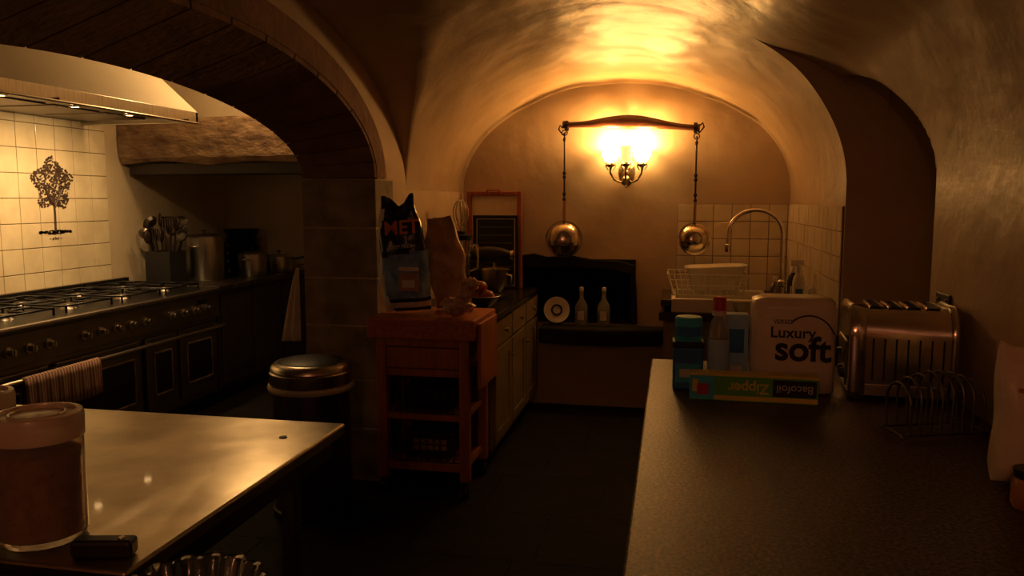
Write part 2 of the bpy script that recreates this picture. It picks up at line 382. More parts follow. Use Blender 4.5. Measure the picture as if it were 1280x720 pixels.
for by in(3.35,3.85,4.35,4.85,5.32):
    for bx in(-4.07,-3.72):
        lathe('burner',[(0,.028),(.04,.028),(.045,.02),(.05,.01),(.06,0)],'darksteel',cg,(bx,by,.925),20)
        tube('grate',[[(bx-.15,by-.2,.965),(bx+.15,by-.2,.965),(bx+.15,by+.2,.965),(bx-.15,by+.2,.965),(bx-.15,by-.2,.965)],[(bx-.15,by,.968),(bx-.03,by,.968)],[(bx+.15,by,.968),(bx+.03,by,.968)],[(bx,by-.2,.968),(bx,by-.03,.968)],[(bx,by+.2,.968),(bx,by+.03,.968)],
             [(bx-.15,by-.2,.925),(bx-.15,by-.2,.965)],[(bx+.15,by-.2,.925),(bx+.15,by-.2,.965)],[(bx+.15,by+.2,.925),(bx+.15,by+.2,.965)],[(bx-.15,by+.2,.925),(bx-.15,by+.2,.965)]],.007,'black',cg,smooth=False,res=1)
V=[];F=[];ny=40
prof=[(-.020,.42),(-.021,.5),(-.021,.6),(-.016,.648),(0,.655),(.016,.648),(.022,.6),(.024,.5),(.026,.44)]
for j in range(ny+1):
    y=3.60+.58*j/ny
    for (dx,z) in prof:
        w=.006*math.sin(j*1.1)*(1 if dx>0 else 0)*min(1,(.66-z)*8)
        V.append((cx1+.075+dx+w,y,z))
for j in range(ny):
    for k in range(8): a=j*9+k; F.append((a,a+1,a+10,a+9))
o=mesh('striped_tea_towel',V,F,'stripe',smooth=True); sm=o.modifiers.new('s','SOLIDIFY'); sm.thickness=.004
bc=grp('base_cabinet')
box('carcass',XB+.02,-3.50,5.66,7.18,.1,.89,'cabdark',bc)
box('plinth',XB+.02,-3.56,5.66,7.18,0,.1,'black',bc)
box('worktop',XB+.01,-3.46,5.64,7.19,.89,.93,'granite2',bc,.005)
for a in(5.69,6.20,6.70):
    box('door',-3.50,-3.48,a,a+.46,.14,.86,'cabdark',bc,.004); box('door_panel',-3.48,-3.474,a+.07,a+.39,.22,.78,'cabdark',bc,.004)
ug=grp('utensil_crock',(-4.03,5.80,.93))
boxes('crock',[(-.11,.11,-.11,-.10,.0,.26),(-.11,.11,.10,.11,.0,.26),(-.11,-.10,-.10,.10,.0,.26),(.10,.11,-.10,.10,.0,.26),(-.1,.1,-.1,.1,0,.01)],'dark',ug,.003)
for k in range(18):
    a=k*2.4; dx=.13*math.cos(a); dy=.13*math.sin(a); h=.34+.14*random.random()
    tube('handle',[(dx*.35,dy*.35,.02),(dx,dy,h)],.007,'iron' if k%3 else 'darksteel',ug)
    if k%3==0: lathe('ladle_bowl',[(0,-.03),(.035,-.022),(.052,0),(.048,0),(.033,-.019),(0,-.026)],'darksteel',ug,(dx*1.1,dy*1.1,h+.03),18,(60,0,a*57))
    elif k%3==1: ell('spoon_head',(dx*1.05,dy*1.05,h+.035),(.038,.014,.06),'iron',ug,2,(0,0,a*57))
    else: boxes('spatula_head',[(dx-.03,dx-.02,dy-.004,dy+.004,h,h+.09),(dx-.008,dx+.002,dy-.004,dy+.004,h,h+.09),(dx+.014,dx+.024,dy-.004,dy+.004,h,h+.09),(dx-.03,dx+.024,dy-.004,dy+.004,h+.085,h+.095)],'iron',ug)
def pot(name,loc,r,h,m='steel',lid=True,hand='loop',rz=0):
    g=grp(name,loc,rz)
    lathe('pan_body',[(0,0),(r*.96,0),(r,.01),(r,h),(r+.006,h+.003),(r-.004,h),(r-.004,.012),(0,.012)],m,g)
    if lid:
        lathe('pan_lid',[(r+.004,h+.004),(r+.004,h+.008),(r*.7,h+.022),(r*.2,h+.03),(0,h+.031)],m,g)
        lathe('lid_knob',[(.006,h+.03),(.006,h+.045),(.02,h+.05),(.02,h+.06),(0,h+.063)],'dark',g)
    if hand=='loop':
        for s in(-1,1):
            tube('side_handle',[(s*r,-.04,h*.8),(s*(r+.035),-.035,h*.8),(s*(r+.035),.035,h*.8),(s*r,.04,h*.8)],.006,m,g)
    else: tube('long_handle',[(r,0,h*.85),(r+.05,0,h*.9),(r+.2,0,h+.02)],.01,'dark',g)
    return g
pot('stock_pot',(-3.88,6.12,.93),.155,.36,rz=90)
pot('saucepan',(-3.66,6.50,.93),.125,.19,rz=90)
pot('saucepan',(-3.62,6.92,.93),.13,.14,hand='long',rz=20)
pot('casserole_dish',(-4.08,6.52,.93),.14,.28,'black',rz=90)
cl=grp('colander_stack',(-4.02,6.96,.93))
for k in range(5): lathe('bowl',[(0,k*.07),(.1,k*.07),(.17,.07+k*.08),(.175,.075+k*.08),(.165,.075+k*.08),(.095,.01+k*.07),(0,.01+k*.07)],'darksteel' if k%2 else 'black',cl)
# ---------------------------------------------------------------- steel table
tg=grp('steel_prep_table')
tx0,tx1,ty0,ty1=-2.75,-1.0,1.27,2.31
box('top',tx0,tx1,ty0,ty1,.865,.90,'tablesteel',tg,.006)
boxes('apron',[(tx1-.06,tx1-.03,ty0+.04,ty1-.04,.80,.865),(tx0+.03,tx0+.06,ty0+.04,ty1-.04,.80,.865),(tx0+.06,tx1-.06,ty1-.07,ty1-.04,.80,.865),(tx0+.06,tx1-.06,ty0+.04,ty0+.07,.80,.865)],'darksteel',tg,.003)
boxes('legs',[(x,x+.045,y,y+.045,0,.82) for x in(tx0+.05,tx1-.14) for y in(ty0+.06,ty1-.17)],'darksteel',tg,.005)
box('undershelf',tx0+.07,tx1-.12,ty0+.1,ty1-.15,.22,.25,'darksteel',tg,.004)
lathe('bolt',[(.012,.9),(.011,.903),(0,.904)],'dark',tg,(-1.12,2.13,0),16)
ng=grp('wooden_side_table')
box('top',-2.3,-.45,.45,1.225,.845,.885,'cabdark',ng,.008)
boxes('legs',[(x,x+.06,y,y+.06,0,.845) for x in(-2.25,-.56) for y in(.5,1.12)],'cabdark',ng,.004)
boxes('rails',[(-2.19,-.56,y,y+.02,.76,.845) for y in(.52,1.14)],'cabdark',ng)
def jar(loc,r=.083,h=.235):
    g=grp('storage_jar',loc)
    lathe('jar_body',[(0,0),(r*.93,0),(r,.012),(r,h-.02),(r*.93,h),(r*.90,h),(r*.96,h-.02),(r*.96,.014),(0,.008)],'frost',g)
    lathe('contents',[(0,.012),(r*.93,.016),(r*.93,h*.78),(r*.5,h*.82),(0,h*.79)],'tea',g)
    lathe('screw_lid',[(r*.92,h-.022),(r*1.03,h-.022),(r*1.04,h+.02),(r*1.0,h+.03),(r*.86,h+.032),(r*.84,h+.026),(r*.2,h+.026),(0,h+.028)],'lid',g)
    tube('lid_bead',[(r*.62*math.cos(a*.2),r*.62*math.sin(a*.2),h+.028) for a in range(32)],.003,'lid',g)
jar((-1.275,1.385,.901)); jar((-1.56,1.52,.901),.075,.23)
kg=grp('knife_handle',(-1.09,1.33,.901),12)
box('handle_block',-.06,.06,-.02,.02,0,.035,'dark',kg,.008); lathe('rivet',[(0,.037),(.006,.037),(.007,.034)],'steel',kg,(.035,0,0),12)
gg=grp('ribbed_glass_dish',(-.745,1.10,.886))
lathe('dish',[(0,.006),(.06,.006),(.085,.04),(.105,.095),(.110,.10),(.108,.104),(.101,.10),(.08,.045),(.055,.014),(0,.014)],'glass',gg,seg=120,flute=(14,.05))
gg=grp('ribbed_glass_dish',(-.60,.93,.886))
lathe('dish',[(0,.006),(.05,.006),(.07,.04),(.085,.085),(.082,.09),(.066,.045),(.045,.014),(0,.014)],'glass',gg,seg=120,flute=(14,.05))
# ---------------------------------------------------------------- pedal bin
pb=grp('pedal_bin',(-1.80,3.74,0)); r=.20
lathe('body',[(0,.03),(r-.005,.03),(r-.005,.66),(r,.66)],'darksteel',pb)
lathe('base_ring',[(0,0),(r+.006,0),(r+.006,.035),(r-.004,.04)],'dark',pb)
lathe('rim_bag',[(r-.006,.64),(r+.012,.645),(r+.018,.66),(r+.014,.672),(r-.01,.672)],'cloth',pb)
lathe('collar',[(r+.004,.670),(r+.006,.68),(r+.006,.735),(r-.004,.745)],'steel',pb)
lathe('lid',[(r+.002,.745),(r-.002,.765),(r-.02,.782),(r-.04,.784),(r-.06,.790),(.08,.797),(0,.80)],'steel',pb)
lathe('lid_insert',[(r-.035,.785),(r-.04,.788),(.08,.800),(0,.803)],'dark',pb)
boxes('pedal',[(-.04,.04,-r-.06,-r+.02,.012,.028)],'steel',pb,.004)
V=[];F=[]
for j in range(13):
    z=1.22-.42*j/12
    for i in range(7):
        w=.015+.10*(j/12)**.8; V.append((XW-.03-w*i/6,4.17+.012*math.sin(i*2)*(j/12),z))
for j in range(12):
    for i in range(6): a=j*7+i; F.append((a,a+1,a+8,a+7))
o=mesh('hanging_tea_towel',V,F,'cloth',smooth=True); sm=o.modifiers.new('s','SOLIDIFY'); sm.thickness=.006
tube('hook',[(XW-.008,4.23,1.24),(XW-.035,4.18,1.24),(XW-.04,4.17,1.22)],.004,'iron',o)
# ---------------------------------------------------------------- butcher trolley
bt=grp('butcher_block_trolley'); x0,x1,y0,y1=-1.585,-1.01,4.0,4.5
box('block_top',x0-.01,x1+.01,y0-.01,y1,.865,.975,'block',bt,.008)
boxes('legs',[(x,x+.055,y,y+.055,.09,.865) for x in(x0+.03,x1-.085) for y in(y0+.02,y1-.08)],'wood',bt,.006)
boxes('rails',[(x0+.085,x1-.085,y0+.03,y0+.05,.66,.70),(x0+.085,x1-.085,y0+.03,y0+.05,.82,.865),(x0+.085,x1-.085,y0+.03,y0+.05,.42,.45),(x0+.085,x1-.085,y0+.03,y0+.05,.14,.18),
   (x1-.075,x1-.055,y0+.07,y1-.08,.42,.45),(x1-.075,x1-.055,y0+.07,y1-.08,.14,.18),(x0+.04,x0+.06,y0+.07,y1-.08,.42,.45),(x0+.04,x0+.06,y0+.07,y1-.08,.14,.18),(x1-.075,x1-.055,y0+.07,y1-.08,.7,.865)],'wood',bt,.003)
box('drawer_front',x0+.088,x1-.088,y0+.022,y0+.04,.705,.815,'wood',bt,.004)
box('drawer_box',x0+.1,x1-.1,y0+.04,y1-.1,.71,.81,'wood',bt)
boxes('shelves',[(x0+.06,x1-.06,y0+.05,y1-.06,.425,.44),(x0+.06,x1-.06,y0+.05,y1-.06,.15,.165)],'wood',bt)
box('side_leaf',x1+.014,x1+.036,y0+.03,y0+.42,.60,.955,'wood',bt,.006)
boxes('leaf_brackets',[(x1+.008,x1+.016,y0+.08,y0+.11,.86,.93),(x1+.008,x1+.016,y0+.33,y0+.36,.86,.93)],'iron',bt)
for x in(x0+.057,x1-.057):
    for y in(y0+.047,y1-.052):
        lathe('castor',[(0,-.014),(.032,-.014),(.036,-.008),(.036,.008),(.032,.014),(0,.014)],'dark',bt,(x,y,.036),20,(0,90,20)); boxes('fork',[(x-.02,x-.016,y-.01,y+.01,.03,.092),(x+.016,x+.02,y-.01,y+.01,.03,.092),(x-.02,x+.02,y-.012,y+.012,.082,.092)],'darksteel',bt)
def basket(z,h,wz):
    g=grp('wire_basket',((x0+x1)/2,y0+.25,z)); w=.20; d=.17; runs=[]
    for k in range(5):
        zz=h*k/4; s=.92+.08*k/4; runs.append([(-w*s,-d*s,zz),(w*s,-d*s,zz),(w*s,d*s,zz),(-w*s,d*s,zz),(-w*s,-d*s,zz)])
    for i in range(11):
        x=-w+2*w*i/10; runs.append([(x,-d,h),(x*.92,-d*.92,0),(x*.92,d*.92,0),(x,d,h)])
    tube('wires',runs,.003,'dark',g,res=1); return g
g=basket(.445,.19,0); box('folded_cloth',-.15,.14,-.12,.12,.01,.14,'dark',g,.02); lathe('pan_inside',[(0,.14),(.09,.14),(.11,.19),(.105,.19),(.08,.147),(0,.147)],'darksteel',g)
g=basket(.17,.2,0)
box('carton',-.14,.12,-.10,.10,.008,.15,'cabdark',g,.006); box('paper_label',-.10,.10,-.108,-.101,.05,.11,'paperbag',g)
tube('carton_handle',[(-.06,-.115,.05),(-.05,-.13,.10),(0,-.14,.12),(.05,-.13,.10),(.06,-.115,.05)],.005,'steel',g)
# bags
def pillow(name,w,h,d,m,parent,loc,rot=(0,0,0),top=.5,wr=.02,seed=0,white=None,notch=0):
    nu,nv=48,60; V=[];F=[]
    for j in range(nv+1):
        v=j/nv
        body=(min(1,v/.12)**.5)*(1 if v<.55 else max(.04,1-((v-.55)/.45)**1.6))
        ww=w*(1-.06*math.sin(v*9+seed))*(1 if v<.6 else 1-(1-top)*((v-.6)/.4)**1.3)
        for i in range(nu):
            a=2*math.pi*i/nu; ca,sa=math.cos(a),math.sin(a)
            X=ww/2*math.copysign(abs(ca)**.6,ca); Y=d/2*body*math.copysign(abs(sa)**.8,sa)
            nn=noise.noise(Vector((X*9+seed,v*h*8,Y*6)))
            X+=wr*.6*nn*min(1,v*8); Y+=wr*noise.noise(Vector((X*14,v*h*11+seed,Y*10)))
            Z=h*v+.03*(v>.9)*noise.noise(Vector((X*20,seed,0)))-notch*max(0,(v-.75)/.25)*math.exp(-((X-.01)/(ww*.22))**2)
            V.append((X,Y,Z))
    for j in range(nv):
        for i in range(nu): F.append((j*nu+i,j*nu+(i+1)%nu,(j+1)*nu+(i+1)%nu,(j+1)*nu+i))
    F.append(tuple(range(nu)));F.append(tuple(nv*nu+i for i in range(nu)))
    o=mesh(name,V,F,m,parent,smooth=True); o.location=loc; o.rotation_euler=[R(a) for a in rot]
    if white:
        o.data.materials.append(M[white]); o.data.materials.append(M['bag_blue'])
        for p in o.data.polygons:
            c=p.center
            e=-w*.25-.05*math.sin(c.z*5.5)
            if e-.055<c.x<e and c.z<h*.90: p.material_index=1
            elif c.x<-w*.38 and c.z<h*.6: p.material_index=1
            elif h*.03<c.z<h*.085 : p.material_index=1
            elif h*.12<c.z<h*.50+.08*c.x/w*h*.5 and c.x>e: p.material_index=2
    return o
g=grp('pet_food_bag',(-1.425,4.19,.990))
pillow('sack',.27,.635,.14,'bag_black',g,(0,0,0),(0,-5,0),.64,.028,2,'bag_white',notch=.06)
text('brand_lettering','MET',.105,(-.005,-.085,.46),(82,-5,3),'orange',g,.001,bold=.002)
text('small_lettering','KEEP FRESH',.028,(.0,-.094,.36),(88,-5,3),'bag_white',g)
box('picture_panel',-.02,.09,-.098,-.086,.12,.22,'paperbag',g,.003); box('picture_band',-.02,.09,-.099,-.089,.23,.25,'bag_white',g); box('picture_low',.0,.07,-.100,-.096,.14,.18,'bag_white',g)
g=grp('paper_bread_bag',(-1.215,4.37,.998))
pillow('bag',.21,.51,.12,'paperbag',g,(0,0,0),(0,-10,4),.72,.03,6)
g=grp('plastic_food_bag',(-1.12,4.09,.982))
ell('bag_bottom',(0,0,.055),(.085,.06,.048),'poly',g,4,jit=.45); ell('bag_neck',(.045,0,.12),(.035,.03,.06),'poly',g,4,(0,25,0),jit=.5); ell('bag_frill',(.075,0,.175),(.045,.03,.03),'poly',g,4,jit=.6)
# ---------------------------------------------------------------- alcove cabinet
ac=grp('painted_base_cabinet'); x0,x1,y0,y1=XL+.01,-1.02,4.58,YB-.01
box('carcass',x0,x1-.02,y0,y1,.09,.885,'cab',ac)
box('plinth',x0,x1-.07,y0+.02,y1,0,.09,'cabdark',ac)
box('worktop',x0,x1+.015,y0-.02,y1,.885,.925,'granite2',ac,.006)
for i in range(3):
    a=y0+.02+i*.51; b=a+.48
    box('drawer',x1-.02,x1,a,b,.72,.87,'cab',ac,.003)
    boxes('door_frame',[(x1-.02,x1,a,a+.07,.12,.70),(x1-.02,x1,b-.07,b,.12,.70),(x1-.02,x1,a+.07,b-.07,.12,.19),(x1-.02,x1,a+.07,b-.07,.63,.70)],'cab',ac,.003)
    box('door_panel',x1-.02,x1-.008,a+.07,b-.07,.19,.63,'cab',ac)
    for z in(.795,.60): lathe('knob',[(.006,0),(.006,.012),(.014,.018),(.012,.028),(0,.030)],'brass',ac,(x1,(a+b)/2 if z>.7 else b-.04,z),16,(0,90,0))
sb=grp('serving_tray',(-1.35,6.05,.925))
def frame(w,h,t,y0,y1,z=0): return [(-w,-w+t,y0,y1,z,z+h),(w-t,w,y0,y1,z,z+h),(-w+t,w-t,y0,y1,z,z+t),(-w+t,w-t,y0,y1,z+h-t,z+h)]
boxes('rim',frame(.215,.74,.035,-.03,.02),'tray',sb,.006); box('panel',-.18,.18,.0,.015,.03,.71,'pack',sb)
tube('tray_handle',[(-.05,-.03,.72),(-.05,-.045,.75),(.05,-.045,.75),(.05,-.03,.72)],.007,'tray',sb)
sb=grp('baking_tray',(-1.32,5.95,.925)); boxes('rim',frame(.175,.56,.02,-.02,.01),'black',sb,.006); box('panel',-.16,.16,.0,.008,.01,.55,'dark',sb)
boxes('tray_edge_line',frame(.150,.51,.006,-.006,.0,.025),'label',sb)
tube('wire',[[(-.13,-.012,.05+k*.06),(.13,-.012,.05+k*.06)] for k in range(8)],.003,'darksteel',sb)
sm=grp('stand_mixer',(-1.24,5.36,.925))
box('foot',-.13,.11,-.10,.10,0,.035,'dark',sm,.015); box('column',-.13,-.05,-.05,.05,.03,.27,'dark',sm,.02)
ell('head',(.0,0,.30),(.165,.06,.058),'dark',sm); lathe('hub',[(.03,0),(.035,.02),(0,.022)],'chrome',sm,(.155,0,.30),20,(0,90,0))
lathe('mixing_bowl',[(0,.04),(.05,.04),(.055,.05),(.085,.09),(.10,.15),(.105,.20),(.109,.203),(.1,.2),(.08,.1),(0,.06)],'steel',sm,(.04,0,0)); tube('bowl_handle',[(.13,-.03,.17),(.17,-.05,.16),(.17,-.05,.10),(.12,-.03,.09)],.006,'steel',sm)
tube('beater',[(.04,0,.25),(.04,0,.17)],.008,'chrome',sm)
bd=grp('glass_blender',(-1.34,5.00,.925))
lathe('motor_base',[(0,0),(.075,0),(.08,.01),(.07,.10),(.055,.12),(0,.12)],'darksteel',bd)
lathe('jug',[(.045,.12),(.05,.125),(.068,.42),(.07,.425),(.064,.42),(.045,.13),(0,.128)],'glass',bd); lathe('jug_lid',[(.07,.422),(.072,.45),(.03,.455),(.03,.475),(0,.477)],'dark',bd)
tube('jug_handle',[(.06,0,.39),(.11,0,.38),(.11,0,.24),(.055,0,.22)],.009,'glass',bd)
wk=grp('whisk_in_pot',(-1.42,5.30,.925))
lathe('pot_holder',[(0,0),(.05,0),(.06,.02),(.06,.18),(.055,.18),(.05,.02),(0,.01)],'white',wk)
tube('handle',[(0,0,.02),(.0,0,.50)],.01,'steel',wk)
for k in range(5):
    a=k*math.pi/5; tube('wire_loop',[(.055*math.sin(t)*math.cos(a),.055*math.sin(t)*math.sin(a),.50+.14*(1-math.cos(t))/2*1.25) for t in [i*math.pi/12 for i in range(25)]],.003,'steel',wk,res=1)
fb=grp('fruit_bowl',(-1.16,4.80,.925))
lathe('bowl',[(0,0),(.05,0),(.055,.012),(.10,.05),(.125,.085),(.121,.088),(.095,.056),(.04,.014),(0,.012)],'darksteel',fb)
for (x,y,z) in((-.05,-.03,.085),(.05,-.03,.085),(0,.05,.085),(.0,-.01,.14)): ell('apple',(x,y,z),(.042,.042,.038),'apple',fb)
# ---------------------------------------------------------------- niche objects
pl=grp('decorative_plate',(-.86,6.05,.66)); lathe('plate',[(0,.004),(.05,.004),(.06,.012),(.10,.02),(.1,.024),(.058,.017),(0,.009)],'label',pl,(0,0,.10),40,(80,0,0)); lathe('plate_ring',[(.03,.008),(.045,.008),(.045,.011),(.03,.011)],'ink',pl,(0,-.012,.10),30,(80,0,0))
box('stand',-.05,.05,-.03,.03,0,.012,'iron',pl)
for i,x in enumerate((-.67,-.50)):
    b=grp('glass_bottle',(x,6.02,.647)); lathe('bottle',[(0,.002),(.045,.002),(.048,.02),(.048,.15),(.03,.19),(.016,.21),(.016,.26),(.019,.262),(.019,.272),(.012,.272),(.012,.2),(.04,.15),(.04,.02),(0,.012)],'clear',b,seg=28); lathe('stopper',[(0,.30),(.016,.295),(.016,.27)],'label',b,seg=16); box('tag',-.025,.025,-.0505,-.049,.05,.12,'label',b)
# ---------------------------------------------------------------- sconce, yoke, skimmers
LX=-.35
sc=grp('wall_sconce',(LX,YB,1.84))
lathe('backplate',[(0,.03),(.03,.028),(.045,.015),(.06,.006),(.062,0)],'brass',sc,(0,0,-.03),32,(90,0,0),sx=1,sy=1.7)
lathe('finial',[(0,-.13),(.012,-.12),(.006,-.105),(.02,-.085),(.03,-.06),(.015,-.04),(.02,-.02),(.012,0)],'brass',sc,(0,-.05,-.02),24)
for s in(-1,0,1):
    ex=s*.115; ey=-.10 if s else -.15
    tube('arm',[(0,-.03,-.07),(ex*.35,ey*.55,-.11),(ex*.75,ey*.85,-.09),(ex,ey,-.04),(ex,ey,0)],.008,'brass',sc)
    lathe('drip_cup',[(0,0),(.012,0),(.03,.012),(.036,.022),(.02,.018),(0,.018)],'brass',sc,(ex,ey,0),24,flute=(8,.06))
    lathe('candle_tube',[(.012,.015),(.012,.05),(0,.05)],'label',sc,(ex,ey,0),16)
    for t in range(5):
        a=t*1.256; tube('leaf',[(ex+.02*math.cos(a),ey+.02*math.sin(a),-.02),(ex+.040*math.cos(a),ey+.040*math.sin(a),.008),(ex+.034*math.cos(a),ey+.034*math.sin(a),.035)],.004,'brass',sc,res=1)
    if s: lathe('glass_shade',[(.018,.035),(.040,.05),(.060,.085),(.060,.11),(.078,.145),(.075,.146),(.057,.11),(.057,.085),(.038,.053),(.016,.038)],'shade',sc,(ex,ey,0),40,flute=(10,.03))
    else: lathe('glass_shade',[(.018,.035),(.035,.05),(.044,.085),(.042,.115),(.05,.15),(.048,.151),(.040,.115),(.041,.085),(.033,.053),(.016,.038)],'shade_dim',sc,(ex,ey,0),40,flute=(10,.03))
    if s: lamp('POINT','sconce_bulb',(LX+ex,YB+ey,1.84+.165),19,(1,.54,.17),.035)
yk=grp('hanging_yoke',(-.325,YB-.09,2.155))
V=[];F=[];nx=40
for i in range(nx+1):
    u=-1+2*i/nx; x=u*.50; zc=.016*math.cos(u*math.pi*1.0)-.02*u; hh=.022+.030*max(0,math.cos(u*1.9))**2; dd=.028
    if abs(u)>.93: hh+=.006
    for k in range(12):
        a=2*math.pi*k/12; V.append((x,dd*math.cos(a),zc+hh*math.sin(a)))
for i in range(nx):
    for k in range(12): F.append((i*12+k,i*12+(k+1)%12,(i+1)*12+(k+1)%12,(i+1)*12+k))
F.append(tuple(range(12)));F.append(tuple(nx*12+k for k in range(12)))
mesh('beam',V,F,'yoke',yk,smooth=True)
for s in(-1,1):
    lathe('end_band',[(.036,-.012),(.038,-.012),(.038,.012),(.036,.012)],'iron',yk,(s*.47,0,-.02-.015*s),20,(0,90,0)); tube('hook',[(s*.50,0,-.02),(s*.52,0,.0),(s*.53,0,-.03),(s*.50,0,-.07),(s*.475,0,-.05)],.006,'iron',yk)
boxes('wall_bracket',[(-.02,.02,.02,.09,-.02,.02)],'iron',yk)
def ladle(x,ztop,zc,r):
    g=grp('hanging_skimmer_pan',(x,YB-.09,zc))
    top=ztop-zc
    tube('iron_rod',[(0,0,r),(0,0,top)],.007,'iron',g)
    tube('grip',[(0,0,r-.005),(0,0,r+.16)],.011,'copper',g)
    for zz in(r+.16,r+.2,(r+top)/2,(r+top)/2+.03,top-.05): ell('bead',(0,0,zz),(.014,.014,.017),'iron',g,2)
    tube('eye',[(.02*math.cos(a*.4),0,top+.0+.02*math.sin(a*.4)) for a in range(17)],.004,'iron',g)
    lathe('bowl',[(0,.062),(r*.35,.058),(r*.62,.045),(r*.80,.026),(r*.86,.012),(r*.90,.010),(r*.99,.008),(r,.003),(r*.99,-.002),(r*.86,0),(0,.0)],'pansteel',g,(0,0.0,0),56,(84,0,8))
    lathe('foot_ring',[(r*.34,.058),(r*.36,.066),(r*.39,.065),(r*.40,.054)],'darksteel',g,(0,0,0),40,(84,0,8))
ladle(-.81,2.10,1.305,.14); ladle(.155,2.06,1.315,.12)
# ---------------------------------------------------------------- sink run
sk=grp('sink_unit'); x0,x1=-.07,XF-.012
boxes('carcass',[(x0+.02,x1,5.5,YB-.01,.09,.80),(.42,x1,YS+.02,5.5,.09,.80)],'cab',sk)
boxes('side_worktop',[(.40,x1,YS+.01,5.40,.885,.93),(.66,x1,5.40,YB-.012,.885,.93),(x0,.0,5.46,YB-.012,.885,.93)],'granite2',sk,.005)
boxes('support_strip',[(x0-.01,.66,5.44,5.50,.79,.845),(x0,x1,5.5,YB-.012,.79,.80),(.42,x1,YS+.02,5.5,.80,.885)],'granite2',sk,.004)
boxes('belfast_sink',[(.0,.66,5.46,5.50,.845,.94),(.0,.66,6.05,6.10,.845,.94),(.0,.03,5.50,6.05,.80,.94),(.62,.66,5.50,6.05,.80,.94),(.03,.62,5.50,6.05,.80,.82)],'white',sk,.008)
boxes('doors',[(x0+.04,.20,5.485,5.5,.12,.77),(.22,.42,5.485,5.5,.12,.77)],'cab',sk,.004)
fc=grp('swan_neck_tap',(.715,5.56,.932))
lathe('base',[(0,0),(.035,0),(.035,.012),(.02,.02),(.018,.09),(.026,.10),(.026,.13),(.016,.14),(0,.14)],'chrome',fc)
tube('spout',[(0,0,.12),(0,0,.42)]+arc(-.175,.44,.175,0,170,24,rz=.16)+[(-.352,0,.36)],.014,'chrome',fc)
lathe('nozzle',[(.016,-.02),(.019,0),(.019,.03),(.013,.035)],'chrome',fc,(-.352,0,.34))
tube('lever',[(.02,0,.115),(.05,-.03,.13),(.06,-.04,.17)],.009,'chrome',fc); tube('lever_b',[(-.02,0,.08),(-.06,-.03,.09)],.012,'chrome',fc)
dr=grp('dish_drainer',(.24,5.80,.94))
runs=[]; w,d,h=.27,.20,.15
for z,s in((0.006,.86),(h*.5,.93),(h,1)): runs.append([(-w*s,-d*s,z),(w*s,-d*s,z),(w*s,d*s,z),(-w*s,d*s,z),(-w*s,-d*s,z)])
for i in range(14):
    x=-w+2*w*i/13; runs.append([(x,-d,h),(x*.86,-d*.86,.006),(x*.86,d*.86,.006),(x,d,h)])
tube('wires',runs,.0035,'white',dr,res=1)
bs=grp('washing_up_bowl',(.31,5.83,.975))
V=[];F=[];rings=[(.17,.11,0),(.20,.135,.16),(.215,.15,.165),(.215,.15,.155),(.205,.14,.155),(.195,.13,.16),(.165,.105,.008)]
def rr(a,b,n=40,p=4):
    out=[]
    for i in range(n):
        t=2*math.pi*i/n; c,s=math.cos(t),math.sin(t); k=(abs(c)**p+abs(s)**p)**(-1/p); out.append((a*c*k,b*s*k))
    return out
for (a,b,z) in rings: V+=[(x,y,z) for x,y in rr(a,b)]
for j in range(len(rings)-1):
    for i in range(40): F.append((j*40+i,j*40+(i+1)%40,(j+1)*40+(i+1)%40,(j+1)*40+i))
F.append(tuple(range(40)));F.append(tuple(240+i for i in range(40)))
mesh('bowl',V,F,'white',bs,smooth=True); bs.rotation_euler[1]=R(-3)
def bottle(name,loc,r,h,m,cap='label',spray=False):
    g=grp(name,loc)
    lathe('bottle_body',[(0,0),(r*.95,0),(r,.01),(r,h*.62),(r*.8,h*.74),(r*.4,h*.82),(r*.4,h*.86),(0,h*.86)],m,g,seg=28)
    lathe('cap',[(r*.45,h*.85),(r*.45,h*.97),(r*.35,h),(0,h)],cap,g,seg=20)
    box('front_label',-r*.6,r*.6,-r*1.02,-r*.8,h*.2,h*.5,'label' if m!='white' else 'blue',g,.003)
    if spray: boxes('trigger',[(-.05,.025,-.012,.012,h*.97,h*1.09),(-.035,-.027,-.006,.006,h*.84,h*.98)],cap,g,.005)
bottle('washing_up_bottle',(.765,5.38,.932),.036,.24,'dark')
bottle('spray_bottle',(.74,4.98,.932),.036,.29,'white','label',True)
bottle('cleaner_bottle',(.62,5.1,.932),.032,.20,'darksteel'); bottle('soap_bottle',(.77,4.75,.932),.032,.17,'green'); bottle('cleaner_bottle',(.775,4.5,.932),.033,.16,'white')
# ---------------------------------------------------------------- near worktop
wg=grp('granite_worktop_island')
box('worktop',-.08,XN-.01,.75,3.55,.865,.90,'granite',wg,.006)
box('carcass',.0,XN-.012,.80,3.50,.1,.865,'cabdark',wg); box('plinth',.05,XN-.012,.85,3.45,0,.1,'black',wg)
boxes('doors',[(-.018,.0,.84+i*.53,1.34+i*.53,.14,.84) for i in range(5)],'cabdark',wg,.004)
kp=grp('kitchen_roll_pack',(.440,3.08,.90),-3)
V=[];F=[];rg=[(.135,.085,0),(.147,.10,.012),(.149,.102,.1),(.148,.10,.22),(.148,.10,.31),(.143,.097,.335),(.11,.07,.348),(.04,.02,.352)]
for (a,b,z) in rg: V+=[(x*(1+.01*noise.noise(Vector((x*30,y*30,z*20)))),y*(1+.03*noise.noise(Vector((x*25,z*20,1)))),z) for x,y in rr(a,b,60,5)]
for j in range(len(rg)-1):
    for i in range(60): F.append((j*60+i,j*60+(i+1)%60,(j+1)*60+(i+1)%60,(j+1)*60+i))
F.append(tuple(range(60)));F.append(tuple((len(rg)-1)*60+i for i in range(60)))
mesh('wrapper',V,F,'pack',kp,smooth=True)
text('print_luxury','Luxury',.055,(-.005,-.1055,.225),(90,0,0),'ink',kp,.001,bold=.0008)
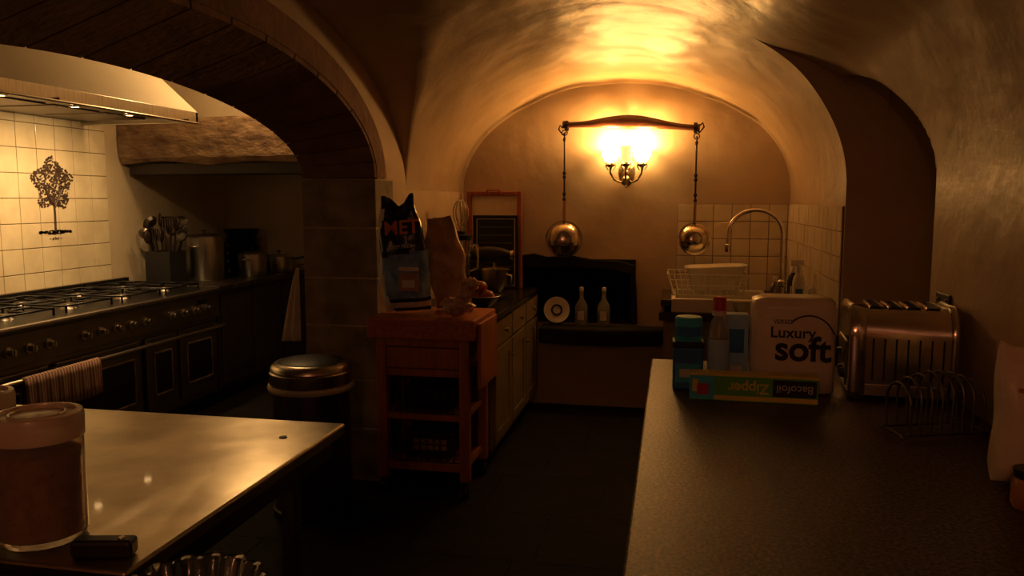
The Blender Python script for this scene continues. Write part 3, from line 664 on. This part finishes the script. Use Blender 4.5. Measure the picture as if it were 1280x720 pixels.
text('print_soft','soft',.125,(.030,-.1055,.165),(90,0,0),'ink',kp,.001,bold=.003); text('print_tiny','VERSO',.022,(-.04,-.1055,.265),(90,0,0),'ink',kp)
tube('print_swirl',[(.05+.09*math.cos(R(t)),-.104,.19+.1*math.sin(R(t))) for t in range(20,140,8)],.0025,'ink',kp)
fbx=grp('freezer_bag_box',(.285,2.865,.90),-1)
box('carton',-.215,.215,-.03,.03,0,.095,'green',fbx,.002)
box('lid_flap',-.216,.216,-.032,.031,.088,.0965,'yellow',fbx,.001); box('left_picture',-.214,-.13,-.0315,-.03,.004,.088,'teal',fbx); box('picture_red',-.19,-.15,-.0325,-.031,.02,.06,'red',fbx); box('picture_yellow',-.205,-.185,-.0325,-.031,.03,.075,'yellow',fbx)
box('stripe',-.13,.214,-.0312,-.03,.004,.02,'yellow',fbx)
text('print_zipper','Zipper',.05,(-.015,-.0325,.05),(-90,0,180),'yellow',fbx,.0005,bold=.001); box('logo_panel',.066,.209,-.0318,-.03,.024,.082,'ink',fbx); text('print_logo','Bacofoil',.038,(.138,-.0335,.053),(-90,0,180),'label',fbx,.0005)
c=grp('dishwasher_tablet_tub',(.065,3.02,.90)); box('tub',-.055,.055,-.05,.05,0,.16,'blue',c,.01); box('tub_label',-.045,.045,-.052,-.05,.03,.10,'teal',c); box('tub_print',-.03,.03,-.053,-.052,.05,.08,'label',c); box('lid',-.058,.058,-.053,.053,.16,.18,'ink',c,.004)
lathe('upper_pack',[(0,.18),(.048,.18),(.05,.185),(.05,.265),(.045,.27),(0,.27)],'teal',c,seg=36); lathe('upper_label',[(.0505,.20),(.0505,.235)],'blue',c,seg=36)
c=grp('tall_carton',(.235,3.10,.90)); box('carton',-.05,.05,-.035,.035,0,.275,'paleblue',c,.003); box('print',-.035,.035,-.0365,-.035,.13,.22,'blue',c); box('print_low',-.035,.03,-.0365,-.035,.03,.08,'label',c)
c=grp('water_bottle',(.172,2.965,.90))
lathe('bottle_body',[(0,.004),(.034,0),(.038,.01),(.038,.06),(.035,.07),(.038,.08),(.038,.14),(.035,.15),(.038,.16),(.038,.22),(.03,.26),(.015,.285),(.015,.31),(.012,.31),(.012,.285),(.034,.22),(.034,.012),(0,.01)],'clear',c,seg=32)
lathe('cap',[(.024,.30),(.024,.345),(.020,.352),(0,.352)],'red',c,seg=20); lathe('cap_white',[(.026,.285),(.026,.302),(.016,.302)],'label',c,seg=20); lathe('sleeve_label',[(.0388,.09),(.0388,.2)],'paleblue',c,seg=32)
# toaster : rounded chrome shell, four bread slots across the top, fluted front
tg=grp('chrome_toaster',(.795,3.09,.90),-5)
def tprof(w,h,r=.10,n=14):
    P=[(-w,0.02)]+[(-w+r+r*math.cos(R(180-90*i/n)),h-r+r*math.sin(R(180-90*i/n))) for i in range(n+1)]+[(w-r+r*math.cos(R(90-90*i/n)),h-r+r*math.sin(R(90-90*i/n))) for i in range(n+1)]+[(w,0.02)]
    return P
def prism(name,P,x0,x1,m,parent,bev=0):
    n=len(P); V=[(x0,y,z) for y,z in P]+[(x1,y,z) for y,z in P]; F=[tuple(range(n)),tuple(range(2*n-1,n-1,-1))]+[(i,(i+1)%n,(i+1)%n+n,i+n) for i in range(n)]
    o=mesh(name,V,F,m,parent,bev=bev)
    for p in o.data.polygons: p.use_smooth=len(p.vertices)==4
    e=o.modifiers.new('es','EDGE_SPLIT'); e.split_angle=R(35); return o
prism('shell',tprof(.163,.325,.10),-.13,.16,'chrome',tg)
prism('end_panel_left',tprof(.170,.333,.104),-.168,-.110,'chrome',tg,.012); prism('end_panel_right',tprof(.170,.333,.104),.155,.180,'chrome',tg,.008)
for k in range(4):
    x=-.092+k*.061
    box('slot',x,x+.034,-.095,.095,.320,.3262,'black',tg,.001)
    boxes('slot_lip',[(x-.005,x,-.098,.098,.324,.331),(x+.034,x+.039,-.098,.098,.324,.331)],'chrome',tg,.001)
for k in range(7):
    x=-.092+k*.037
    box('front_groove',x,x+.006,-.1645,-.158,.075,.222,'black',tg,.001)
box('front_plate',-.110,.155,-.168,-.158,.02,.06,'steel',tg,.002)
box('end_inset',-.172,-.166,-.11,.11,.04,.20,'steel',tg,.003)
for yy in(-.08,-.02): lathe('dial',[(0,.016),(.016,.016),(.020,0)],'dark',tg,(-.171,yy,.08),16,(0,-90,0))
box('lever',-.186,-.170,.03,.06,.13,.15,'dark',tg,.003); boxes('feet',[(x,x+.03,y,y+.03,0,.022) for x in(-.14,.13) for y in(-.14,.11)],'dark',tg); box('crumb_tray',-.14,.17,-.14,.14,.018,.03,'dark',tg)
tr=grp('toast_rack',(.785,2.56,.90),20)
runs=[]
for k in range(8):
    x=-.12+k*.034; hgt=.16+.03*math.sin(math.pi*k/7)
    runs.append([(x,-.055,.012),(x,-.058,hgt*.6)]+[(x,-.058*math.cos(R(180*i/12)),hgt*.6+hgt*.4*math.sin(R(180*i/12))) for i in range(1,12)]+[(x,.058,hgt*.6),(x,.055,.012)])
runs.append([(-.14,-.055,.012),(.14,-.055,.012),(.14,.055,.012),(-.14,.055,.012),(-.14,-.055,.012)])
tube('wires',runs,.0038,'darksteel',tr,res=2); lathe('ball_foot',[(0,0),(.008,.004),(.008,.01),(0,.014)],'chrome',tr,(-.14,-.055,0),12); lathe('ball_foot',[(0,0),(.008,.004),(.008,.01),(0,.014)],'chrome',tr,(.14,.055,0),12)
c=grp('bread_packet',(.865,2.13,.905),0); pillow('wrapper',.15,.34,.13,'pack',c,(0,0,0),(0,0,0),.95,.008,3)
box('red_print',-.02,.05,-.072,-.064,.09,.17,'red',c,.001); box('print_line',-.05,.05,-.071,-.064,.24,.25,'orange',c,.001)
c=grp('jam_jar',(.815,1.965,.90)); lathe('glass',[(0,0),(.036,0),(.04,.01),(.04,.06),(.034,.072),(0,.072)],'apple',c); lathe('jar_lid',[(.036,.07),(.038,.09),(0,.092)],'dark',c)
c=grp('wall_socket',(XN,3.22,1.20)); box('plate',-.010,0,-.075,.075,-.055,.055,'dark',c,.004); boxes('switches',[(-.014,-.010,-.05,-.03,.015,.035),(-.014,-.010,.03,.05,.015,.035)],'black',c,.001); box('plug',-.05,-.010,.0,.05,-.04,.01,'black',c,.008)
# added fill light behind the viewer, on an invented wall fixture
rl=grp('rear_fill_lamp',(-.35,Y0,1.95))
lathe('backplate',[(0,.03),(.04,.025),(.06,.0)],'brass',rl,(0,0,0),24,(-90,0,0)); tube('arm',[(0,.02,0),(0,.10,-.03),(0,.12,.03)],.008,'brass',rl); lathe('glass_shade',[(.02,.03),(.05,.06),(.06,.12),(.055,.12),(.045,.06),(.02,.035)],'shade_dim',rl,(0,.12,0),24)
lamp('POINT','rear_fill',(-.35,Y0+.14,2.12),15,(1,.42,.22),.08)
# ---------------------------------------------------------------- world, camera
w=bpy.data.worlds.new('World'); S.world=w; w.use_nodes=True
w.node_tree.nodes['Background'].inputs[0].default_value=(.03,.01,.007,1); w.node_tree.nodes['Background'].inputs[1].default_value=.05
cd=bpy.data.cameras.new('Camera'); cd.lens=28.125; cd.sensor_width=36; co=bpy.data.objects.new('Camera',cd); S.collection.objects.link(co)
co.location=(0,0,1.6); co.rotation_euler=(R(90-6.28),0,R(11.35)); S.camera=co; cd.clip_start=.02
S.view_settings.view_transform='Standard'; S.view_settings.look='None'; S.view_settings.gamma=.90
